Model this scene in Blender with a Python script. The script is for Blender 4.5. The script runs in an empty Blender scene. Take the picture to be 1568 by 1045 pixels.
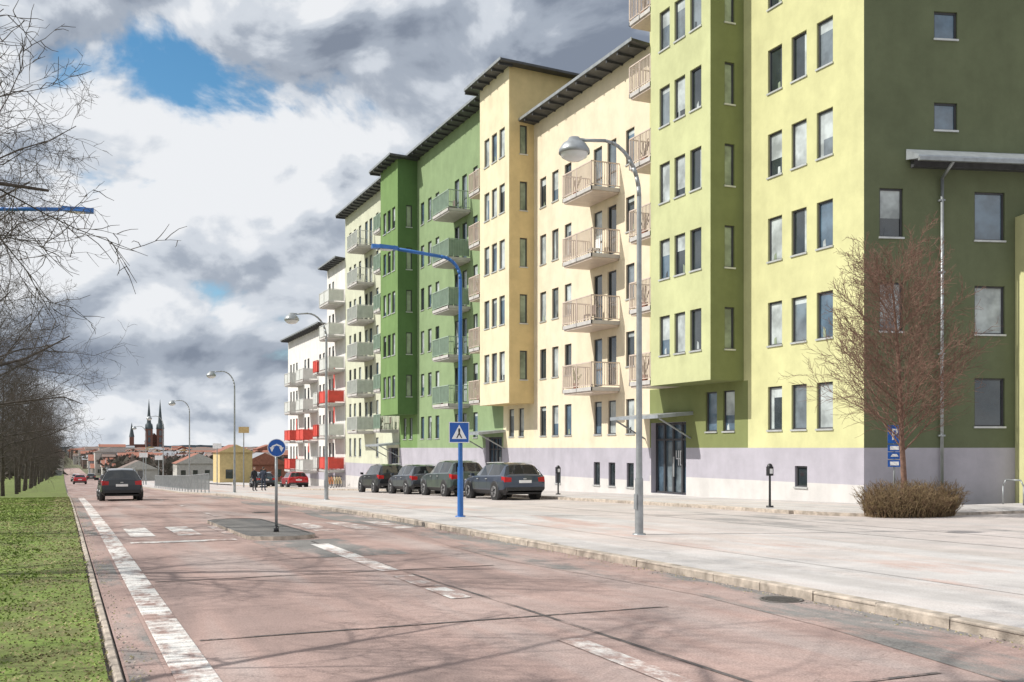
import bpy, math, random
from mathutils import Vector, Matrix
R = random.Random(7)
scene = bpy.context.scene
EYE = 1.65
# ------------------------------------------------------------------ terrain profile (x = right of camera, y = along the street)
HK = [(-60,0),(6,0),(25,-.25),(45,-.65),(60,-1.05),(80,-1.75),(110,-2.5),(160,-3.7),(250,-5.6),(400,-8),(1000,-11.5),(2500,-14),(9000,-15)]
def hk(s):
    for (a,ha),(b,hb) in zip(HK,HK[1:]):
        if s<=b:
            k=(s-a)/(b-a); return ha+(hb-ha)*k
    return HK[-1][1]
SB=[-60,-50,-40]+[x*2.5 for x in range(-15,57)]+[150,160,180,200,225,250,300,350,400,500,600,800,1000,1500,2000,2500,4000,6000,9000]
SB=sorted(set(float(s) for s in SB))
HS=[hk(s) for s in SB]
def h(s):
    if s<=SB[0]: return HS[0]
    for i in range(len(SB)-1):
        if s<=SB[i+1]:
            k=(s-SB[i])/(SB[i+1]-SB[i]); return HS[i]+(HS[i+1]-HS[i])*k
    return HS[-1]
# ------------------------------------------------------------------ materials
def new_mat(name):
    m=bpy.data.materials.new(name); m.use_nodes=True
    nt=m.node_tree; b=nt.nodes['Principled BSDF']; return m,nt,b
def N(nt,t,**k):
    n=nt.nodes.new(t)
    for a,v in k.items(): setattr(n,a,v)
    return n
def mat(name,col,rough=.8,var=.12,scale=3.0,bump=0.0,bscale=60,stretch=(1,1,1),metal=0,ior=None,col2=None,f0=.35,f1=.65,spec=None,detail=3):
    m,nt,b=new_mat(name)
    geo=N(nt,'ShaderNodeNewGeometry')
    mp=N(nt,'ShaderNodeMapping'); mp.inputs['Scale'].default_value=stretch
    nt.links.new(geo.outputs['Position'],mp.inputs['Vector'])
    no=N(nt,'ShaderNodeTexNoise'); no.inputs['Scale'].default_value=scale; no.inputs['Detail'].default_value=detail; no.inputs['Roughness'].default_value=.6
    nt.links.new(mp.outputs[0],no.inputs['Vector'])
    r=N(nt,'ShaderNodeMapRange'); r.inputs['From Min'].default_value=f0; r.inputs['From Max'].default_value=f1
    nt.links.new(no.outputs['Fac'],r.inputs['Value'])
    mx=N(nt,'ShaderNodeMix',data_type='RGBA')
    c1=tuple(c*(1-var) for c in col)+(1,)
    c2=(tuple(min(1,c*(1+var)) for c in col)+(1,)) if col2 is None else tuple(col2)+(1,)
    mx.inputs[6].default_value=c1; mx.inputs[7].default_value=c2
    nt.links.new(r.outputs[0],mx.inputs[0]); nt.links.new(mx.outputs[2],b.inputs['Base Color'])
    b.inputs['Roughness'].default_value=rough; b.inputs['Metallic'].default_value=metal
    if ior: b.inputs['IOR'].default_value=ior
    if spec is not None: b.inputs['Specular IOR Level'].default_value=spec
    if bump:
        n2=N(nt,'ShaderNodeTexNoise'); n2.inputs['Scale'].default_value=bscale; n2.inputs['Detail'].default_value=2
        nt.links.new(geo.outputs['Position'],n2.inputs['Vector'])
        bp=N(nt,'ShaderNodeBump'); bp.inputs['Strength'].default_value=bump; bp.inputs['Distance'].default_value=.02
        nt.links.new(n2.outputs['Fac'],bp.inputs['Height']); nt.links.new(bp.outputs[0],b.inputs['Normal'])
    return m
def stucco(name,col,var=.08):
    m,nt,b=new_mat(name)
    geo=N(nt,'ShaderNodeNewGeometry')
    mp=N(nt,'ShaderNodeMapping'); mp.inputs['Scale'].default_value=(1.2,1.2,.25)
    nt.links.new(geo.outputs['Position'],mp.inputs['Vector'])
    a=N(nt,'ShaderNodeTexNoise'); a.inputs['Scale'].default_value=1.4; a.inputs['Detail'].default_value=4
    nt.links.new(mp.outputs[0],a.inputs['Vector'])
    c=N(nt,'ShaderNodeTexNoise'); c.inputs['Scale'].default_value=.9; c.inputs['Detail'].default_value=6; c.inputs['Roughness'].default_value=.7
    nt.links.new(geo.outputs['Position'],c.inputs['Vector'])
    ad=N(nt,'ShaderNodeMath',operation='MULTIPLY_ADD'); ad.inputs[1].default_value=.5; nt.links.new(a.outputs['Fac'],ad.inputs[0]); nt.links.new(c.outputs['Fac'],ad.inputs[2])
    r=N(nt,'ShaderNodeMapRange'); r.inputs['From Min'].default_value=.55; r.inputs['From Max'].default_value=.95
    nt.links.new(ad.outputs[0],r.inputs['Value'])
    mx=N(nt,'ShaderNodeMix',data_type='RGBA')
    mx.inputs[6].default_value=tuple(x*(1-var*1.5) for x in col)+(1,); mx.inputs[7].default_value=tuple(min(1,x*(1+var)) for x in col)+(1,)
    nt.links.new(r.outputs[0],mx.inputs[0]); nt.links.new(mx.outputs[2],b.inputs['Base Color'])
    b.inputs['Roughness'].default_value=.92; b.inputs['Specular IOR Level'].default_value=.2
    n2=N(nt,'ShaderNodeTexNoise'); n2.inputs['Scale'].default_value=40; n2.inputs['Detail'].default_value=2
    nt.links.new(geo.outputs['Position'],n2.inputs['Vector'])
    bp=N(nt,'ShaderNodeBump'); bp.inputs['Strength'].default_value=.25; bp.inputs['Distance'].default_value=.015
    nt.links.new(n2.outputs['Fac'],bp.inputs['Height']); nt.links.new(bp.outputs[0],b.inputs['Normal'])
    return m
def road_mat(name,cols,grain=.25,stretch=(1,.1,1),crack=.75,over=None):
    # over=(colour, f0, f1, scale, stretch): worn second layer (paint, repair asphalt) showing the base through its gaps
    ca,cb,cc=cols
    m,nt,b=new_mat(name)
    geo=N(nt,'ShaderNodeNewGeometry')
    mp=N(nt,'ShaderNodeMapping'); mp.inputs['Scale'].default_value=stretch
    nt.links.new(geo.outputs['Position'],mp.inputs['Vector'])
    a=N(nt,'ShaderNodeTexNoise'); a.inputs['Scale'].default_value=.9; a.inputs['Detail'].default_value=4; a.inputs['Distortion'].default_value=.4
    nt.links.new(mp.outputs[0],a.inputs['Vector'])
    r=N(nt,'ShaderNodeValToRGB'); e=r.color_ramp.elements
    e[0].position=.36; e[0].color=(*ca,1); e[1].position=.64; e[1].color=(*cc,1)
    x=e.new(.5); x.color=(*cb,1)
    nt.links.new(a.outputs['Fac'],r.inputs[0])
    basec=r.outputs[0]
    if over:
        col,f0,f1,sc,st=over
        m4=N(nt,'ShaderNodeMapping'); m4.inputs['Scale'].default_value=st; m4.inputs['Location'].default_value=(3,7,1)
        nt.links.new(geo.outputs['Position'],m4.inputs['Vector'])
        q=N(nt,'ShaderNodeTexNoise'); q.inputs['Scale'].default_value=sc; q.inputs['Detail'].default_value=8; q.inputs['Roughness'].default_value=.7
        nt.links.new(m4.outputs[0],q.inputs['Vector'])
        rr=N(nt,'ShaderNodeMapRange'); rr.inputs['From Min'].default_value=f0; rr.inputs['From Max'].default_value=f1; nt.links.new(q.outputs['Fac'],rr.inputs['Value'])
        mx=N(nt,'ShaderNodeMix',data_type='RGBA'); nt.links.new(rr.outputs[0],mx.inputs[0]); nt.links.new(basec,mx.inputs[6]); mx.inputs[7].default_value=(*col,1); basec=mx.outputs[2]
    c=N(nt,'ShaderNodeTexNoise'); c.inputs['Scale'].default_value=.7; c.inputs['Detail'].default_value=7; c.inputs['Roughness'].default_value=.7
    nt.links.new(geo.outputs['Position'],c.inputs['Vector'])
    g=N(nt,'ShaderNodeTexNoise'); g.inputs['Scale'].default_value=55; g.inputs['Detail'].default_value=2; g.inputs['Roughness'].default_value=.8
    nt.links.new(geo.outputs['Position'],g.inputs['Vector'])
    m1=N(nt,'ShaderNodeMapRange'); m1.inputs['From Min'].default_value=.3; m1.inputs['From Max'].default_value=.7; m1.inputs['To Min'].default_value=.82; m1.inputs['To Max'].default_value=1.15
    nt.links.new(c.outputs['Fac'],m1.inputs['Value'])
    m2=N(nt,'ShaderNodeMapRange'); m2.inputs['From Min'].default_value=.3; m2.inputs['From Max'].default_value=.7; m2.inputs['To Min'].default_value=1-grain; m2.inputs['To Max'].default_value=1+grain
    nt.links.new(g.outputs['Fac'],m2.inputs['Value'])
    mm=N(nt,'ShaderNodeMath',operation='MULTIPLY'); nt.links.new(m1.outputs[0],mm.inputs[0]); nt.links.new(m2.outputs[0],mm.inputs[1])
    v=N(nt,'ShaderNodeTexVoronoi',feature='DISTANCE_TO_EDGE'); v.inputs['Scale'].default_value=.22
    dv=N(nt,'ShaderNodeVectorMath',operation='ADD'); nt.links.new(geo.outputs['Position'],dv.inputs[0])
    cs=N(nt,'ShaderNodeVectorMath',operation='SCALE'); cs.inputs['Scale'].default_value=1.6
    nt.links.new(c.outputs['Color'],cs.inputs[0]); nt.links.new(cs.outputs[0],dv.inputs[1]); nt.links.new(dv.outputs[0],v.inputs['Vector'])
    cr=N(nt,'ShaderNodeMapRange'); cr.inputs['From Min'].default_value=.0; cr.inputs['From Max'].default_value=.006; cr.inputs['To Min'].default_value=crack; cr.inputs['To Max'].default_value=1
    nt.links.new(v.outputs['Distance'],cr.inputs['Value'])
    m3=N(nt,'ShaderNodeMath',operation='MULTIPLY'); nt.links.new(mm.outputs[0],m3.inputs[0]); nt.links.new(cr.outputs[0],m3.inputs[1])
    vs=N(nt,'ShaderNodeVectorMath',operation='SCALE'); nt.links.new(basec,vs.inputs[0]); nt.links.new(m3.outputs[0],vs.inputs['Scale'])
    nt.links.new(vs.outputs[0],b.inputs['Base Color'])
    b.inputs['Roughness'].default_value=.9; b.inputs['Specular IOR Level'].default_value=.25
    bp=N(nt,'ShaderNodeBump'); bp.inputs['Strength'].default_value=.5; bp.inputs['Distance'].default_value=.01
    nt.links.new(g.outputs['Fac'],bp.inputs['Height']); nt.links.new(bp.outputs[0],b.inputs['Normal'])
    return m
M={}
RC=((.29,.215,.195),(.385,.275,.245),(.405,.325,.30)); PC=((.45,.425,.41),(.53,.505,.49),(.52,.46,.43)); KC=((.45,.41,.385),(.51,.455,.43),(.47,.435,.415))
M['road']=road_mat('red_asphalt',RC)
M['gutter']=road_mat('grey_patched_asphalt',RC,over=((.225,.215,.205),.45,.54,.8,(1,.3,1)))
M['pave']=road_mat('pavement_asphalt',PC,grain=.16,crack=.85)
M['parking']=road_mat('parking_asphalt',KC,grain=.16,crack=.85)
M['cycle']=road_mat('pinkish_asphalt',PC,grain=.16,crack=.85,over=((.50,.38,.34),.45,.55,.6,(1,.3,1)))
M['ppatch']=road_mat('patched_pavement',KC,grain=.16,crack=.85,over=((.33,.31,.30),.52,.60,.7,(1,.4,1)))
M['island']=road_mat('island_asphalt',((.12,.12,.12),(.16,.155,.15),(.2,.19,.18)))
M['kerb']=mat('granite_kerb',(.42,.36,.30),.85,.3,5,.4)
M['joint']=mat('kerb_joint',(.16,.14,.125),.9,.3)
M['seam']=road_mat('tar_seam',RC,over=((.13,.115,.11),.40,.50,2,(1,.3,1)))
M['paint']=road_mat('worn_road_paint',RC,over=((.70,.68,.65),.41,.54,3.0,(1,.6,1)))
M['paint2']=road_mat('faded_road_paint',RC,over=((.66,.63,.60),.47,.59,3.0,(1,.6,1)))
M['soil']=mat('verge_soil',(.17,.17,.06),.95,.25,1.6,.8,20,col2=(.17,.245,.045),detail=6)
M['field']=mat('field_ground',(.12,.14,.06),.95,.3,.05,col2=(.17,.15,.10))
M['g_y']=stucco('render_yellow_green',(.585,.575,.31))
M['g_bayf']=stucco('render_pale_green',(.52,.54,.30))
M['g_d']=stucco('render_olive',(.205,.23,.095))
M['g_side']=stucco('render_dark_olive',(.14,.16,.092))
M['cream']=stucco('render_cream',(.745,.65,.49))
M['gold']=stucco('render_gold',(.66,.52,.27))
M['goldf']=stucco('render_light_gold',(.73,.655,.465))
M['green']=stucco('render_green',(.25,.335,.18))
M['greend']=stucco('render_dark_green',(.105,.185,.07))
M['greenf']=stucco('render_leaf_green',(.175,.275,.105))
M['pale']=stucco('render_pale_lime',(.58,.59,.46))
M['white']=stucco('render_white',(.75,.73,.70))
M['red']=mat('red_panel',(.60,.07,.05),.6,.08)
M['lav']=stucco('render_lavender_grey',(.43,.41,.46))
M['plinth']=stucco('plinth_render',(.60,.58,.56))
M['frame']=mat('window_frame',(.055,.055,.06),.5,.1)
M['sill']=mat('sill_metal',(.55,.56,.55),.4,.1,metal=.4)
def glass(n,c,ior=1.8,r=.04): return mat(n,c,r,.35,1.3,ior=ior)
M['gl0']=glass('glass_dark',(.03,.04,.045),1.9); M['gl1']=glass('glass_sky_tint',(.09,.14,.19),2.0); M['gl2']=glass('glass_curtain',(.42,.46,.46),1.5,.1); M['gl3']=glass('glass_mid',(.15,.18,.20),1.9)  # the blue pane's base colour has the sky's reflection painted in
M['glg']=glass('glass_greenish',(.26,.31,.22),1.5,.1)
M['roof']=mat('roof_metal',(.06,.062,.066),.5,.2)
M['roofl']=mat('light_roof_metal',(.42,.45,.48),.45,.12,metal=.5)
M['slab']=mat('balcony_slab',(.50,.48,.46),.8,.1)
M['rail']=mat('beige_rail',(.60,.50,.43),.5,.08)
M['railg']=mat('green_rail',(.33,.42,.34),.5,.1)
M['railw']=mat('grey_rail',(.60,.61,.58),.5,.08)
M['bpan']=mat('balcony_glass_panel',(.42,.48,.42),.25,.1)
M['bpg']=mat('balcony_green_panel',(.26,.35,.27),.3,.1)
M['galv']=mat('galvanised_steel',(.33,.35,.36),.45,.15,4,metal=.5)
M['blue']=mat('blue_paint',(.03,.14,.42),.4,.15)
M['signb']=mat('sign_blue',(.01,.10,.42),.35,.05)
M['signw']=mat('sign_white',(.85,.85,.85),.4,.03)
M['black']=mat('black_metal',(.02,.02,.022),.4,.2)
M['iron']=mat('cast_iron',(.12,.11,.10),.7,.3,30)
M['lampg']=mat('lamp_glass',(.7,.72,.72),.1,.05)
M['bark']=mat('bark',(.07,.057,.048),.9,.35,9)
M['bark2']=mat('reddish_twigs',(.19,.11,.08),.9,.3,9)
M['hedge']=mat('hedge_twigs',(.22,.13,.08),.9,.35,9,col2=(.27,.2,.1))
M['grassA']=mat('grass_blades',(.16,.25,.035),.8,.2,.9,col2=(.26,.33,.07),detail=5)
M['grassB']=mat('dry_grass',(.30,.26,.13),.9,.3,2)
M['tyre']=mat('tyre',(.02,.02,.02),.8,.1); M['rim']=mat('rim',(.35,.35,.36),.3,.1,metal=.7)
M['cglass']=mat('car_glass',(.015,.018,.02),.03,.1,ior=1.7)
M['plast']=mat('car_trim',(.03,.03,.032),.6,.1); M['tail']=mat('tail_light',(.45,.01,.01),.2,.1); M['head']=mat('head_light',(.7,.72,.74),.1,.1)
def paint(n,c):
    m=mat(n,c,.3,.05,2,metal=.35); m.node_tree.nodes['Principled BSDF'].inputs['Coat Weight'].default_value=.8; return m
M['c_blue']=paint('paint_dark_blue',(.04,.055,.09)); M['c_green']=paint('paint_green_grey',(.06,.085,.08)); M['c_grey']=paint('paint_slate',(.07,.08,.10)); M['c_black']=paint('paint_black',(.02,.022,.026)); M['c_red']=paint('paint_red',(.5,.02,.03)); M['c_teal']=paint('paint_teal',(.05,.09,.11)); M['c_white']=paint('paint_white',(.6,.6,.6))
M['brick']=mat('cathedral_brick',(.20,.095,.075),.9,.1); M['spire']=mat('spire_copper',(.07,.09,.10),.7,.1)
M['t_red']=mat('roof_tiles_red',(.30,.125,.085),.9,.2); M['t_brown']=mat('town_brown',(.20,.15,.13),.9,.2); M['t_white']=mat('town_white',(.5,.48,.45),.9,.1); M['t_yel']=mat('town_yellow',(.58,.45,.22),.9,.1); M['t_grey']=mat('town_grey',(.28,.29,.31),.9,.1)
M['wood']=mat('distant_wood',(.085,.08,.07),1,.3,.05,col2=(.12,.105,.085)); M['ridge']=mat('forest_ridge',(.09,.125,.16),1,.2,.004)
M['skin']=mat('skin',(.55,.36,.27),.6,.05); M['hair']=mat('hair',(.06,.04,.03),.7,.1); M['jacket']=mat('dark_jacket',(.02,.022,.03),.8,.15); M['jeans']=mat('jeans',(.04,.05,.08),.85,.15)
M['orange']=mat('orange_cloth',(.6,.2,.04),.8,.1)
# ------------------------------------------------------------------ mesh builder
class MB:
    def __init__(s): s.v=[];s.f=[];s.m=[];s.k=[];s.sm=[]
    def mi(s,k):
        if k not in s.k: s.k.append(k)
        return s.k.index(k)
    def face(s,pts,k,smooth=False):
        i=len(s.v); s.v+= [tuple(p) for p in pts]; s.f.append(tuple(range(i,i+len(pts)))); s.m.append(s.mi(k)); s.sm.append(smooth)
    def hexa(s,c,k):
        i=len(s.v); s.v+=[tuple(p) for p in c]; m=s.mi(k)
        for q in ((3,2,1,0),(4,5,6,7),(0,1,5,4),(1,2,6,5),(2,3,7,6),(3,0,4,7)):
            s.f.append(tuple(i+j for j in q)); s.m.append(m); s.sm.append(False)
    def box(s,x0,x1,y0,y1,z0,z1,k):
        s.hexa([(x0,y0,z0),(x1,y0,z0),(x1,y1,z0),(x0,y1,z0),(x0,y0,z1),(x1,y0,z1),(x1,y1,z1),(x0,y1,z1)],k)
    def tube(s,p,q,r0,r1,k,n=8,cap=False):
        p=Vector(p);q=Vector(q);d=(q-p)
        if d.length<1e-6: return
        d.normalize(); a=d.orthogonal().normalized(); b=d.cross(a); i=len(s.v); m=s.mi(k)
        for c,r in ((p,r0),(q,r1)):
            for j in range(n):
                t=2*math.pi*j/n; w=c+a*(math.cos(t)*r)+b*(math.sin(t)*r); s.v.append((w.x,w.y,w.z))
        for j in range(n):
            s.f.append((i+j,i+(j+1)%n,i+n+(j+1)%n,i+n+j)); s.m.append(m); s.sm.append(True)
        if cap:
            s.f.append(tuple(i+j for j in range(n))[::-1]); s.m.append(m); s.sm.append(False)
            s.f.append(tuple(i+n+j for j in range(n))); s.m.append(m); s.sm.append(False)
    def path(s,pts,rs,k,n=10,cap=True):
        for i in range(len(pts)-1): s.tube(pts[i],pts[i+1],rs[i],rs[i+1],k,n,cap)
    def lathe(s,c,prof,k,n=20,ax=None):
        i=len(s.v); m=s.mi(k)
        for r,z in prof:
            for j in range(n):
                t=2*math.pi*j/n; s.v.append((c[0]+r*math.cos(t),c[1]+r*math.sin(t),c[2]+z))
        for a in range(len(prof)-1):
            for j in range(n):
                s.f.append((i+a*n+j,i+a*n+(j+1)%n,i+(a+1)*n+(j+1)%n,i+(a+1)*n+j)); s.m.append(m); s.sm.append(True)
    def make(s,name,parent=None,org=None,loc=None):
        o0=Vector(org) if org else (parent.location.copy() if parent else Vector((0,0,0)))
        me=bpy.data.meshes.new(name)
        me.from_pydata([(a-o0.x,b-o0.y,c-o0.z) for a,b,c in s.v],[],s.f)
        for k in s.k: me.materials.append(M[k])
        me.polygons.foreach_set('material_index',s.m); me.polygons.foreach_set('use_smooth',s.sm); me.update()
        o=bpy.data.objects.new(name,me); scene.collection.objects.link(o)
        if parent: o.parent=parent
        else: o.location=o0
        return o
def empty(name,loc=(0,0,0)):
    e=bpy.data.objects.new(name,None); e.location=loc; e.empty_display_size=.3; scene.collection.objects.link(e); return e
# ------------------------------------------------------------------ sheets following the terrain
def kt(s):
    K=[(-60,5),(-10,6.2),(0,7.0),(6.2,7.42),(10.4,7.64),(21,7.85),(28,8.0),(400,8.0)]
    for (a,x),(b,y) in zip(K,K[1:]):
        if s<=b: return x+(y-x)*(s-a)/(b-a)
    return 8.0
def cut(s0,s1): return [s0]+[s for s in SB if s0<s<s1]+[s1]
def val(t,s): return t(s) if callable(t) else t
def strip(mb,t0,t1,s0,s1,off,k):
    c=cut(s0,s1)
    for a,b in zip(c,c[1:]):
        mb.face([(val(t0,a),a,h(a)+off),(val(t1,a),a,h(a)+off),(val(t1,b),b,h(b)+off),(val(t0,b),b,h(b)+off)],k)
def kerb(mb,t0,t1,s0,s1,z0,z1,k,seg=1.0,g=.006,bev=.015):
    s=s0
    while s<s1-1e-6:
        e=min(s+seg,s1); a=s+g;b=e-g; j=R.uniform(-.006,.004); jx=R.uniform(-.008,.008)
        A0,A1,B0,B1=val(t0,a)+jx,val(t1,a),val(t0,b)+jx,val(t1,b)
        mb.hexa([(A0,a,h(a)+z0),(A1,a,h(a)+z0),(B1,b,h(b)+z0),(B0,b,h(b)+z0),
                 (A0,a,h(a)+z1-bev),(A1,a,h(a)+z1-bev),(B1,b,h(b)+z1-bev),(B0,b,h(b)+z1-bev)],k)
        mb.hexa([(A0,a,h(a)+z1-bev),(A1,a,h(a)+z1-bev),(B1,b,h(b)+z1-bev),(B0,b,h(b)+z1-bev),
                 (A0+bev,a+bev,h(a)+z1+j),(A1-.01,a+bev,h(a)+z1+j),(B1-.01,b-bev,h(b)+z1+j),(B0+bev,b-bev,h(b)+z1+j)],k); s=e
mb=MB(); strip(mb,-6000,7000,-60,9000,-.05,'field'); mb.make('ground')
mb=MB(); strip(mb,.42,kt,-30,600,0,'road')
strip(mb,lambda s:kt(s)-1.15-.25*math.sin(s*.5),lambda s:kt(s)-.02,2,60,.004,'gutter'); strip(mb,3.4,5.4,16.5,20.4,.004,'gutter'); strip(mb,.44,.70,0,60,.004,'gutter')
strip(mb,lambda s:4.42+.03*math.sin(s*1.3),lambda s:4.47+.03*math.sin(s*1.3),2,20,.004,'seam')
for s_ in (5.6,9.3,14.1,28.3,34): strip(mb,1.1,5.9,s_,s_+.05,.006,'seam')
mb.make('road')
mb=MB(); strip(mb,-60,.30,-30,600,.015,'soil'); mb.make('grass_verge')
mb=MB(); strip(mb,.30,.42,-30,300,-.02,'joint'); kerb(mb,.335,.40,0,90,-.02,.025,'kerb',1.2); mb.make('verge_kerb')
pv=0.10
mb=MB()
strip(mb,lambda s:kt(s)+.17,12.6,-30,200,pv,'pave')
strip(mb,12.6,17.7,-30,200,pv-.004,'parking')
strip(mb,17.85,22.3,22,200,pv+.09,'pave')
strip(mb,17.7,60,-30,22,pv-.004,'parking')
strip(mb,lambda s:kt(s)+1.9,lambda s:kt(s)+3.6,2,120,pv+.004,'cycle')
strip(mb,14.2,15.3,9,30,pv+.001,'ppatch'); strip(mb,16.0,17.5,12,24,pv+.001,'ppatch')
mb.make('pavement')
mb=MB(); strip(mb,kt,lambda s:kt(s)+.17,-30,200,pv-.02,'joint'); kerb(mb,kt,lambda s:kt(s)+.165,-10,130,-.03,pv+.008,'kerb',1.0); mb.make('road_kerb')
mb=MB(); kerb(mb,17.7,17.85,22,120,-.03,pv+.10,'kerb',1.0)
mb.make('parking_kerb')
mb=MB()
pts=[(17.85,22.0)]
for i in range(13):
    t=math.pi*.5*i/12; pts.append((17.85+2.2-2.2*math.cos(t),22.0-2.6*math.sin(t)))
pts+= [(40,19.0),(40,22.0)]
z=h(21)+pv+.09
mb.face([(x,y,z) for x,y in pts],'pave')
for a,b in zip(pts[:-2],pts[1:-1]): mb.face([(a[0],a[1],z-.25),(b[0],b[1],z-.25),(b[0],b[1],z),(a[0],a[1],z)],'kerb')
mb.make('corner_pavement')
def disc(x,y,r,o,name):
    mb=MB(); z=h(y)+o
    mb.lathe((x,y,z),[(r,0),(r,.008),(r*.88,.008),(r*.88,.003),(.001,.003)],'iron',24)
    for i in range(-3,4):
        w=math.sqrt(max(.0,(r*.8)**2-(i*r*.23)**2)); mb.box(x-w,x+w,y+i*r*.23-.012,y+i*r*.23+.012,z+.003,z+.010,'iron')
    mb.make(name,org=(x,y,z))
disc(7.3,9.2,.24,.008,'drain_cover'); disc(5.8,33,.3,.001,'manhole_cover')
# gravel and litter lying along the kerbs
mb=MB()
for i in range(2600):
    s=3+57*R.random()**1.6
    if R.random()<.6: t=kt(s)-abs(R.gauss(0,.14))-.01; z=h(s)+.006
    else: t=.44+abs(R.gauss(0,.08)); z=h(s)+.006
    r=R.uniform(.004,.011); k=R.choice(['kerb','joint','grassB'])
    mb.face([(t-r,s-r,z),(t+r,s-r*.6,z),(t+r*.3,s+r,z+r)],k); mb.face([(t-r,s-r,z),(t+r*.3,s+r,z+r),(t-r,s+r,z)],k)
mb.make('gutter_gravel')
# markings
mb=MB()
strip(mb,.74,1.04,0,60,.008,'paint')
s=.0
while s<24:
    mb.hexa([(.74,s,h(s)+.009),(1.04,s,h(s)+.009),(1.04,s+.08,h(s)+.009),(.74,s+.08,h(s)+.009),(.75,s+.01,h(s)+.016),(1.03,s+.01,h(s)+.016),(1.03,s+.07,h(s)+.016),(.75,s+.07,h(s)+.016)],'paint'); s+=.22
for a,b,k in ((5.0,8.0,'paint2'),(10.9,11.9,'paint'),(12.1,13.4,'paint2'),(14.0,16.2,'paint2'),(16.2,19.2,'paint')):
    strip(mb,lambda s:4.0+.03*(s-10),lambda s:4.25+.04*(s-10),a,b,.008,k)
for i in range(4): strip(mb,4.1,4.25,31+i*9,34+i*9,.008,'paint2')
for i in range(3): strip(mb,1.3+i*.95,1.8+i*.95,22.8,26.0,.008,'paint' if i<2 else 'paint2')
for i in range(3): strip(mb,5.2+i*.95,5.7+i*.95,22.8,26.0,.008,'paint2')
strip(mb,1.2,3.2,20.9,21.3,.008,'paint')
mb.make('road_markings')
# grass blades
mb=MB(); A=mb.mi('grassA'); B=mb.mi('grassB')
for i in range(90000):
    u=R.random(); s=4.5+ (u**1.7)*60; t=.33-R.random()**1.1*min(7.0,.8+s*.35)
    patch=math.sin(t*1.9+s*.7)+math.sin(s*1.3-t*2.3)+math.sin(s*.31+2)
    edge=t>-.45+.15*math.sin(s*1.7)
    if edge and R.random()<.4: continue
    dry=R.random()<(.8 if edge else (.45 if patch<-0.9 else .10))
    hh=(R.uniform(.010,.022) if dry else R.uniform(.010,.030)*(1+.3*patch/2)); w=.006+.0009*s; an=R.random()*6.28; lx=R.uniform(-1.6,1.6)*hh; ly=R.uniform(-1.6,1.6)*hh
    z=h(s)+.013; dx=math.cos(an)*w;dy=math.sin(an)*w; k=len(mb.v)
    mb.v+=[(t-dx,s-dy,z),(t+dx,s+dy,z),(t+lx,s+ly,z+hh)]; mb.f.append((k,k+1,k+2)); mb.m.append(B if dry else A); mb.sm.append(False)
mb.make('grass')
# traffic island
mb=MB()
isl=[]
for i in range(9):
    t=math.pi*i/8; isl.append((4.1+.6*math.cos(math.pi+t),21.2-.6*math.sin(t)))
for i in range(9):
    t=math.pi*i/8; isl.append((4.1+.6*math.cos(t),27.2+.6*math.sin(t)))
def isz(y,o): return h(y)+o
mb.face([(x,y,isz(y,.08)) for x,y in isl],'island')
for a,b in zip(isl,isl[1:]+isl[:1]):
    def outp(p,k): return (p[0]+ (p[0]-4.1)*k, p[1]+(.12 if p[1]>24.2 else -.12)*(k*5))
    A0=outp(a,.16);B0=outp(b,.16)
    mb.face([(a[0],a[1],isz(a[1],.088)),(b[0],b[1],isz(b[1],.088)),(B0[0],B0[1],isz(B0[1],.078)),(A0[0],A0[1],isz(A0[1],.078))],'island')
    mb.face([(A0[0],A0[1],isz(A0[1],.078)),(B0[0],B0[1],isz(B0[1],.078)),(B0[0],B0[1],isz(B0[1],-.02)),(A0[0],A0[1],isz(A0[1],-.02))],'kerb')
mb.make('traffic_island',org=(4.1,24.2,h(24)))
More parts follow.
